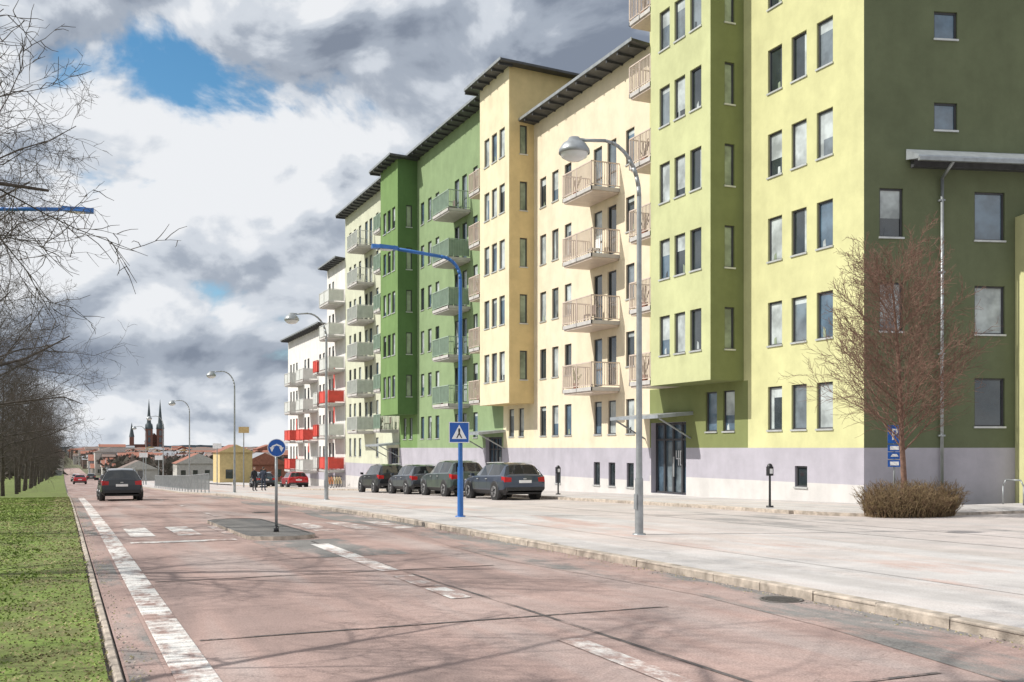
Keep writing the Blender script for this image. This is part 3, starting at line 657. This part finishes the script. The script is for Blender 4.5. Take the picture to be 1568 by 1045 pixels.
    e.rotation_euler=(math.atan((h(y+2)-h(y-2))/4),0,ang)
    return e
car('parked_station_wagon',16.4,38.4,'c_blue',4.6,1.45); car('parked_suv',16.4,44.2,'c_green',4.5,1.58); car('parked_hatchback',16.4,49.6,'c_grey',4.2,1.45); car('parked_suv',16.4,55.4,'c_black',4.4,1.55)
car('parked_car',19.0,92,'c_red',4.2,1.45); car('parked_car',17.6,100,'c_teal',4.3,1.45)
car('moving_car',2.5,52.6,'c_black',4.4,1.5,z=h(52.6)); car('moving_car',2.4,170,'c_red',4.4,1.5,z=h(170)); car('moving_car',5.4,150,'c_grey',4.4,1.5,z=h(150)); car('moving_car',2.4,215,'c_white',4.4,1.5,z=h(215)); car('moving_car',5.6,240,'c_black',4.4,1.5,z=h(240))
# ------------------------------------------------------------------ trees
def grow(mb,p,d,L,r,lev,mx,rg,cfg,k):
    n=cfg['seg'][lev]; sl=L/n; pts=[]; q=p.copy(); dd=d.copy(); rr=r
    tip=cfg['tip'][lev]
    for i in range(n):
        dd=(dd+Vector((rg.gauss(0,1),rg.gauss(0,1),rg.gauss(0,1)))*cfg['wob'][lev]+Vector((0,0,cfg['up'][lev]))).normalized()
        q2=q+dd*sl; r2=r*(1-(1-tip)*(i+1)/n)
        mb.tube(q,q2,rr,r2,k,8 if lev==0 else 5 if lev==1 else 3)
        pts.append((q.copy(),q2.copy(),dd.copy(),r2)); q=q2; rr=r2
    if lev>=mx: return
    nc=cfg['n'][lev]; st=cfg['start'][lev]; az=rg.random()*6.28
    for c in range(nc):
        f=st+(1-st)*(c+rg.random()*.8)/nc; f=min(f,.999); i=int(f*n); a,b,ddir,r2=pts[i]; pos=a.lerp(b,f*n-i)
        az+=2.4+rg.uniform(-.4,.4); ang=math.radians(cfg['ang'][lev]+rg.uniform(-12,12))
        o=ddir.orthogonal().normalized(); o=Matrix.Rotation(az,3,ddir)@o
        nd=(ddir*math.cos(ang)+o*math.sin(ang)).normalized()
        ll=L*cfg['ratio'][lev]*(1.15-.55*f if lev>0 else cfg.get('l0',1.1)-cfg.get('l1',.35)*f)*rg.uniform(.75,1.2)
        grow(mb,pos,nd,ll,max(r2*cfg['rr'][lev],cfg['mn']),lev+1,mx,rg,cfg,k)
cfg=dict(seg=[7,7,5,4,3],wob=[.06,.16,.2,.22,.25],up=[.02,.02,-.01,-.03,-.03],n=[18,10,8,4,0],start=[.25,.2,.12,.12,0],ang=[60,48,48,50,40],ratio=[.49,.48,.50,.55,.6],rr=[.42,.5,.5,.55,.6],tip=[.25,.25,.3,.4,.5],mn=.0042)
tm=[]
for v in range(3):
    rg=random.Random(20+v); mb=MB(); grow(mb,Vector((0,0,-.1)),Vector((0,0,1)),9.2,.17,0,4,rg,cfg,'bark')
    o=mb.make('bare_tree'); tm.append(o.data); bpy.data.objects.remove(o)
def tree(x,y,v,rot,sc,name='bare_tree'):
    o=bpy.data.objects.new(name,tm[v]); o.location=(x,y,h(y)); o.rotation_euler=(0,0,rot); o.scale=(sc,sc,sc); scene.collection.objects.link(o)
tree(-3.7,8.8,0,.6,1.15); tree(-4.2,17.2,1,2.0,1.15); tree(-3.9,26,2,4.1,1.12); tree(-3.9,34,0,2.6,1.1)
s=43; i=0
while s<330:
    tree(-3.5+R.uniform(-.3,.3),s,i%3,R.random()*6.28,R.uniform(.85,1.0)); 
    if s>60: tree(-11+R.uniform(-1,1),s+4,(i+1)%3,R.random()*6.28,R.uniform(.85,1.1))
    s+=9 if s<160 else 14; i+=1
for i in range(22):
    Y=R.uniform(150,420); x=R.uniform(12,60)*Y/200; 
    tree(x,Y,i%3,R.random()*6.28,R.uniform(.4,.55)*(1 if Y<250 else .95))
cfg2=dict(seg=[6,7,5,3],wob=[.03,.06,.09,.14],up=[.0,.06,.03,.02],n=[58,15,8,0],start=[.27,.12,.1,0],ang=[56,36,34,0],ratio=[.46,.42,.42,.5],rr=[.36,.5,.65,.6],tip=[.2,.25,.4,.6],l0=1.2,l1=.75,mn=.0055)
mb=MB(); rg=random.Random(5); x,y=19.6,19.85; z=h(y)
grow(mb,Vector((x,y,z)),Vector((0,0,1)),6.2,.085,0,3,rg,cfg2,'bark2'); mb.make('small_bare_tree',org=(x,y,z))
def shrub(name,x0,y0,rx,ry,hh,n):
    mb=MB(); rg=random.Random(int(x0*10))
    z=h(y0)+.1
    for i in range(n):
        a=rg.random()*6.28; q=math.sqrt(rg.random()); px=x0+rx*q*math.cos(a); py=y0+ry*q*math.sin(a)
        p=Vector((px,py,z)); dd=Vector((rg.gauss(0,.25)+.25*(px-x0)/rx,rg.gauss(0,.25)+.25*(py-y0)/ry,1)).normalized()
        L=hh*rg.uniform(.6,1.1)*(1-.2*q)*(1+.15*math.sin(px*5))
        for sgm in range(3):
            p2=p+dd*L/3; mb.tube(p,p2,.009-.002*sgm,.007-.002*sgm,'hedge',3); 
            for b in range(3):
                d2=(dd+Vector((rg.gauss(0,.7),rg.gauss(0,.7),rg.gauss(0,.3)))).normalized(); mb.tube(p2,p2+d2*rg.uniform(.06,.22),.005,.003,'hedge',3)
            p=p2; dd=(dd+Vector((rg.gauss(0,.2),rg.gauss(0,.2),0))).normalized()
    mb.make(name,org=(x0,y0,z))
shrub('hedge_shrub',19.7,19.75,1.3,.8,.8,1200)
# ------------------------------------------------------------------ person
def person(x,y,rot,jk='jacket',lean=0,name='standing_person'):
    z=h(y)+pv; e=empty(name,(x,y,z))
    V=[];E=[];Rr=[]
    def add(p,r,par=None):
        V.append(p);Rr.append(r)
        if par is not None: E.append((par,len(V)-1))
        return len(V)-1
    pe=add((0,0,.95),.15); wa=add((0,0,1.12),.135,pe); ch=add((0,.02,1.35),.165,wa); nk=add((0,.02,1.49),.065,ch); hd0=add((0,.0,1.57),.06,nk)
    hands=[]
    for sg in (1,-1):
        sh=add((sg*.19,.02,1.41),.075,ch); el=add((sg*.25,.03,1.14),.052,sh); wr=add((sg*.23,-.10,.92),.035,el); hands.append((sg*.23,-.10,.92))
        hp=add((sg*.10,0,.90),.10,pe); kn=add((sg*.11,-.02,.50),.065,hp); an=add((sg*.12,.02,.09),.045,kn); to=add((sg*.14,-.16,.04),.04,an)
    def skin(V,E,Rr,nm,mk):
        me=bpy.data.meshes.new(nm); me.from_pydata(V,E,[]); o=bpy.data.objects.new(nm,me); scene.collection.objects.link(o); o.parent=e
        o.modifiers.new('s','SKIN'); sub=o.modifiers.new('ss','SUBSURF'); sub.levels=1; sub.render_levels=1
        for i,r in enumerate(Rr): me.skin_vertices[0].data[i].radius=(r,r)
        me.skin_vertices[0].data[0].use_root=True
        me.materials.append(M[mk]); return o
    skin(V,E,Rr,'clothed_body',jk)
    for sg,(hx,hy,hz) in zip((1,-1),hands):
        V=[(hx,hy,hz),(hx,hy-.01,hz-.07)];E=[(0,1)];Rr=[.028,.03]
        for i in range(4):
            L=(.07,.08,.075,.06)[i]; b=(hx,hy-.03+.02*i,hz-.10); V+= [b,(hx-sg*.01,b[1],b[2]-L*.5),(hx-sg*.03,b[1],b[2]-L)]; j=len(V); E+=[(1,j-3),(j-3,j-2),(j-2,j-1)]; Rr+=[.009,.009,.008]
        V+=[(hx,hy-.05,hz-.06),(hx,hy-.065,hz-.10)]; j=len(V); E+=[(0,j-2),(j-2,j-1)]; Rr+=[.011,.009]
        skin(V,E,Rr,'hand','skin')
    mb=MB(); mb.lathe((0,-.01,1.66),[(.001,-.125),(.045,-.11),(.065,-.06),(.078,0),(.075,.06),(.05,.1),(.001,.12)],'skin',14)
    mb.lathe((0,.015,1.68),[(.09,-.05),(.088,.02),(.08,.07),(.05,.11),(.001,.125)],'hair',14)
    mb.hexa([(-.012,-.10,1.63),(.012,-.10,1.63),(.012,-.07,1.63),(-.012,-.07,1.63),(-.006,-.085,1.68),(.006,-.085,1.68),(.006,-.07,1.68),(-.006,-.07,1.68)],'skin')
    for sg in (1,-1):
        mb.box(sg*.03-.01,sg*.03+.01,-.088,-.078,1.668,1.678,'black'); mb.box(sg*.08-.01,sg*.08+.01,-.02,.015,1.63,1.69,'skin')
    mb.box(-.022,.022,-.083,-.07,1.60,1.607,'t_red')
    o=mb.make('head'); o.parent=e
    e.rotation_euler=(lean,0,rot)
person(12.9,76.5,.5); person(13.7,77.3,2.6,'jeans')
# ------------------------------------------------------------------ railing, far street, town
mb=MB(); s=68
while s<112:
    z=h(s)+pv; mb.tube((8.6,s,z),(8.6,s,z+1.25),.035,.035,'galv',6)
    if s<110:
        for zz in (.2,1.22): mb.tube((8.6,s,z+zz),(8.6,s+2,h(s+2)+pv+zz),.025,.025,'galv',5)
        for j in range(1,12): q=s+j/6; mb.tube((8.6,q,h(q)+pv+.2),(8.6,q,h(q)+pv+1.22),.011,.011,'galv',3)
    s+=2
mb.make('bridge_railing')
def W2(a,Y): return (Y*(.9157*a+.4018),Y*(.9157-.4018*a))
def house(mb,x,y,w,d,hh,k,rk,rh=None,wins=True):
    z=h(y)-.5; rh=rh if rh is not None else w*.35
    mb.box(x-w/2,x+w/2,y-d/2,y+d/2,z,z+hh,k)
    a=[(x-w/2-.3,y-d/2-.3,z+hh),(x+w/2+.3,y-d/2-.3,z+hh),(x+w/2+.3,y+d/2+.3,z+hh),(x-w/2-.3,y+d/2+.3,z+hh)]
    if w>d: p=(x-w/2-.3,y,z+hh+rh); q=(x+w/2+.3,y,z+hh+rh); a=[a[1],a[2],a[3],a[0]]; p,q=q,p
    else: p=(x,y-d/2-.3,z+hh+rh); q=(x,y+d/2+.3,z+hh+rh)
    mb.face([a[0],a[3],q,p],rk);mb.face([a[1],a[2],q,p],rk);mb.face([a[0],a[1],p],k);mb.face([a[3],a[2],q],k)
    if wins:
        for i in range(max(1,int(w/2.5))):
            for f in range(max(1,int(hh/3))):
                wx=x-w/2+1.3+i*2.5; mb.box(wx-.5,wx+.5,y-d/2-.03,y-d/2-.003,z+1.3+f*3,z+2.6+f*3,'gl0')
for (x,y,w,d,hh,k,rk) in ((22.5,152,4.5,7,5.0,'t_yel','t_red'),(31,178,8,8,3.4,'t_red','t_grey'),(13.5,215,7,9,2.8,'t_white','t_brown'),(27,235,9,9,4,'t_white','t_red'),(40,240,10,9,4,'t_yel','t_brown')):
    mb=MB(); house(mb,x,y,w,d,hh,k,rk,w*.25); mb.make('detached_house',org=(x,y,h(y)))
mb=MB(); rg=random.Random(3)
for i in range(1100):
    Y=300*(7.0**rg.random()); a=rg.uniform(-.46,-.20); x,y=W2(a,Y)
    if x<14 and x>-6: continue
    w=rg.uniform(6,12)*(1+Y/2500); rh=rg.uniform(1.2,2.4)
    zt=-4.2+rg.random()**2*4.0+Y*.0022
    if rg.random()<.04: zt+=3.5
    hh=max(2.0,zt-h(y)-rh)
    house(mb,x,y,w,rg.uniform(8,14),hh,rg.choice(['t_red','t_white','t_yel','t_grey','t_brown','t_white','t_white']),rg.choice(['t_red','t_grey','t_brown','t_red']),rh,Y<700)
mb.make('distant_town')
mb=MB()
for i in range(2600):
    Y=250*(9*1.0)**rg.random(); a=rg.uniform(-.62,-.19); x,y=W2(a,Y)
    if -4<x<12: continue
    r=rg.uniform(1.8,3.4)*(1+Y/2200); z=h(y); kk=rg.choice(['wood','wood','bark','t_brown']) if Y<900 else 'wood'
    ht=min(r*2.2,-z-2+Y*.0035)
    for c in range(26):
        cx=x+rg.gauss(0,r*.45); cy=y+rg.gauss(0,r*.45); cz=z+ht*rg.uniform(.1,1.0); q=r*rg.uniform(.12,.3)
        mb.face([(cx-q,cy,cz-q*rg.random()),(cx+q,cy+q*rg.uniform(-1,1),cz-q*rg.random()),(cx+q*rg.uniform(-1,1),cy,cz+q)],kk)
mb.make('distant_trees')
mb=MB()
for Y,hb,ha in ((3200,-3,6),(5200,8,9)):
    prev=None
    for i in range(300):
        a=-.9+1.3*i/299; x,y=W2(a,Y); z=EYE+hb+ha*(math.sin(i*.11)+.6*math.sin(i*.37+1)+.5*rg.random())*.5
        if prev: mb.face([prev[:2]+(-30,),(x,y,-30),(x,y,z),prev],'ridge')
        prev=(x,y,z)
mb.make('forest_ridge')
x,y=W2(-.349,2000); z=h(y)-2; e=empty('cathedral',(x,y,z)); mb=MB()
def spire(cx,cy,w,zt,ht,k1='brick'):
    mb.box(cx-w,cx+w,cy-w,cy+w,z,z+zt,k1)
    for a,b,r0,r1 in ((0,.12,1.1,.85),(.12,.2,.85,.6),(.2,.3,.55,.5),(.3,1,.5,.02)):
        mb.tube((cx,cy,z+zt+ht*a),(cx,cy,z+zt+ht*b),w*r0*1.1,w*r1*1.1,'spire',8)
    for sx in (-1,1):
        for sy in (-1,1): mb.tube((cx+sx*w*.9,cy+sy*w*.9,z+zt),(cx+sx*w*.9,cy+sy*w*.9,z+zt+10),1.3,.1,'spire',6)
    for q in (.35,.6,.85): mb.box(cx-w*.35,cx+w*.35,cy-w-.3,cy-w-.05,z+zt*q-5,z+zt*q+5,'gl0')
spire(x-10.5,y,6.6,54,58); spire(x+10.5,y+4,6.6,54,58)
mb.box(x-12,x+14,y+8,y+95,z,z+30,'brick')
mb.face([(x-13,y+7,z+30),(x-13,y+96,z+30),(x,y+96,z+46),(x,y+7,z+46)],'spire'); mb.face([(x+15,y+7,z+30),(x+15,y+96,z+30),(x,y+96,z+46),(x,y+7,z+46)],'spire'); mb.face([(x-13,y+7,z+30),(x+15,y+7,z+30),(x,y+7,z+46)],'brick')
mb.box(x-46,x-38,y-5,y+5,z,z+38,'brick'); mb.tube((x-42,y,z+38),(x-42,y,z+66),5,.1,'spire',8)
mb.box(x-38,x-12,y+2,y+30,z,z+24,'brick')
mb.make('towers_and_nave',e)
for (a,Y,hh,k) in ((-.262,100,6.0,'t_yel'),(-.288,120,5,'signw'),(-.36,130,4.2,'signw'),(-.345,140,4,'signw')):
    x,y=W2(a,Y); z=h(y); mb=MB(); mb.tube((x,y,z),(x,y,z+hh),.06,.05,'galv',6); mb.box(x-.5,x+.5,y-.06,y-.02,z+hh-.6,z+hh,k); mb.make('direction_sign',org=(x,y,z))
def bike(x,y,k):
    z=h(y)+pv+.1; mb=MB()
    for yy in (-.5,.5):
        pr=None
        for i in range(19):
            a=2*math.pi*i/18; p=(x,y+yy+.33*math.cos(a),z+.34+.33*math.sin(a))
            if pr: mb.tube(pr,p,.018,.018,'tyre',4)
            pr=p
    for a,b in (((-.5,.34),(-.15,.8)),((-.15,.8),(.35,.85)),((.35,.85),(0,.34)),((0,.34),(-.15,.8)),((-.5,.34),(0,.34)),((.5,.34),(.35,.95))):
        mb.tube((x,y+a[0],z+a[1]),(x,y+b[0],z+b[1]),.02,.02,k,5)
    mb.tube((x-.25,y+.34,z+1.0),(x+.25,y+.34,z+1.0),.015,.015,'black',5); mb.box(x-.07,x+.07,y-.3,y-.05,z+.88,z+.93,'black')
    mb.make('bicycle',org=(x,y,z))
for i in range(5): bike(19.8+i*.45,82+i*.9,R.choice(['orange','t_yel','orange']))
# ------------------------------------------------------------------ camera, sun, sky
cam=bpy.data.cameras.new('camera'); co=bpy.data.objects.new('camera',cam); scene.collection.objects.link(co); scene.camera=co
co.location=(0,0,EYE); co.rotation_euler=(math.radians(90),0,-math.atan2(.4018,.9157)); cam.lens=36; cam.sensor_width=36; cam.shift_y=.1043; cam.clip_end=15000; cam.clip_start=.05
el=math.radians(43); hx,hy=-.954,.30; S=Vector((hx*math.cos(el),hy*math.cos(el),math.sin(el)))
sl=bpy.data.lights.new('sun','SUN'); sl.energy=4.6; sl.angle=math.radians(.5); sl.color=(1,.96,.89); so=bpy.data.objects.new('sun',sl); scene.collection.objects.link(so); so.rotation_euler=S.to_track_quat('Z','Y').to_euler()
w=bpy.data.worlds.new('World'); scene.world=w; w.use_nodes=True; nt=w.node_tree; nt.nodes.clear()
out=N(nt,'ShaderNodeOutputWorld'); bg=N(nt,'ShaderNodeBackground'); bg.inputs[1].default_value=.13
sky=N(nt,'ShaderNodeTexSky',sky_type='NISHITA'); sky.sun_disc=False; sky.sun_elevation=el; sky.sun_rotation=math.atan2(hx,hy)%(2*math.pi); sky.ozone_density=3; sky.air_density=1.0; sky.dust_density=.2
hs=N(nt,'ShaderNodeHueSaturation'); hs.inputs['Saturation'].default_value=1.2; hs.inputs['Hue'].default_value=.487; nt.links.new(sky.outputs[0],hs.inputs['Color']); nt.links.new(hs.outputs[0],bg.inputs[0])
def mth(op,a,b=None,c=None,clamp=False):
    n=N(nt,'ShaderNodeMath',operation=op); n.use_clamp=clamp
    for i,x in enumerate((a,b,c)):
        if x is None: continue
        if isinstance(x,(int,float)): n.inputs[i].default_value=x
        else: nt.links.new(x,n.inputs[i])
    return n.outputs[0]
tc=N(nt,'ShaderNodeTexCoord'); sp=N(nt,'ShaderNodeSeparateXYZ'); nt.links.new(tc.outputs['Generated'],sp.inputs[0])
az=mth('ARCTAN2',sp.outputs[0],sp.outputs[1]); ele=mth('ARCSINE',sp.outputs[2])
def coord(da,de,sy,w=0):
    c=N(nt,'ShaderNodeCombineXYZ'); nt.links.new(mth('ADD',az,da),c.inputs[0]); nt.links.new(mth('MULTIPLY',mth('ADD',ele,de),sy),c.inputs[1]); c.inputs[2].default_value=w; return c.outputs[0]
def noise(v,sc,det,rough,dist=0):
    n=N(nt,'ShaderNodeTexNoise'); n.inputs['Scale'].default_value=sc; n.inputs['Detail'].default_value=det; n.inputs['Roughness'].default_value=rough; n.inputs['Distortion'].default_value=dist
    nt.links.new(v,n.inputs['Vector']); return n
def blob(a0,e0,ra,re):
    x=mth('DIVIDE',mth('SUBTRACT',az,a0),ra); y=mth('DIVIDE',mth('SUBTRACT',ele,e0),re)
    return mth('POWER',2.718,mth('MULTIPLY',mth('ADD',mth('MULTIPLY',x,x),mth('MULTIPLY',y,y)),-1))
n1=noise(coord(0,0,1.5,.4),7.5,7,.56,.3).outputs['Fac']; n1b=noise(coord(-.016,.020,1.5,.4),7.5,3,.5,.3).outputs['Fac']
n2=noise(coord(0,0,2.6,4.1),4.6,4,.5).outputs['Fac']
hole=blob(.085,.345,.085,.035); hole2=blob(-.04,.30,.05,.04)
cov=mth('SUBTRACT',mth('ADD',n1,.09),mth('ADD',mth('MULTIPLY',hole,.23),mth('MULTIPLY',hole2,.13)))
mask=N(nt,'ShaderNodeMapRange',interpolation_type='SMOOTHSTEP'); mask.inputs['From Min'].default_value=.34; mask.inputs['From Max'].default_value=.49; nt.links.new(cov,mask.inputs['Value'])
D=mth('ADD',mth('MULTIPLY',blob(.52,.40,.27,.16),.66),mth('MULTIPLY',blob(.10,.080,.34,.024),.72))
D=mth('ADD',D,mth('MULTIPLY',blob(.32,.255,.08,.025),.30)); D=mth('ADD',D,mth('MULTIPLY',blob(.14,.17,.08,.018),.22))
Br=mth('ADD',mth('MULTIPLY',blob(.17,.29,.17,.05),.20),mth('MULTIPLY',blob(.3,.022,.9,.022),.15)); Br=mth('ADD',Br,mth('MULTIPLY',blob(.10,.215,.16,.04),.26))
shade=mth('ADD',mth('MULTIPLY',mth('SUBTRACT',n2,.5),1.0),.82)
shade=mth('ADD',shade,mth('MULTIPLY',mth('SUBTRACT',n1,n1b),3.0)); shade=mth('ADD',mth('SUBTRACT',shade,D),Br)
shade=mth('ADD',shade,0.0,None,True)
cr=N(nt,'ShaderNodeValToRGB'); cr.color_ramp.interpolation='EASE'; e=cr.color_ramp.elements; e[0].position=0; e[0].color=(.235,.275,.35,1); e[1].position=1; e[1].color=(.88,.90,.93,1)
x=e.new(.4); x.color=(.40,.45,.53,1); x=e.new(.72); x.color=(.67,.715,.78,1)
nt.links.new(shade,cr.inputs[0]); bg2=N(nt,'ShaderNodeBackground'); bg2.inputs[1].default_value=.97; nt.links.new(cr.outputs[0],bg2.inputs[0])
ms=N(nt,'ShaderNodeMixShader'); nt.links.new(mask.outputs[0],ms.inputs[0]); nt.links.new(bg.outputs[0],ms.inputs[1]); nt.links.new(bg2.outputs[0],ms.inputs[2]); nt.links.new(ms.outputs[0],out.inputs[0])
scene.view_settings.view_transform='Standard'; scene.view_settings.look='None'; scene.view_settings.exposure=0
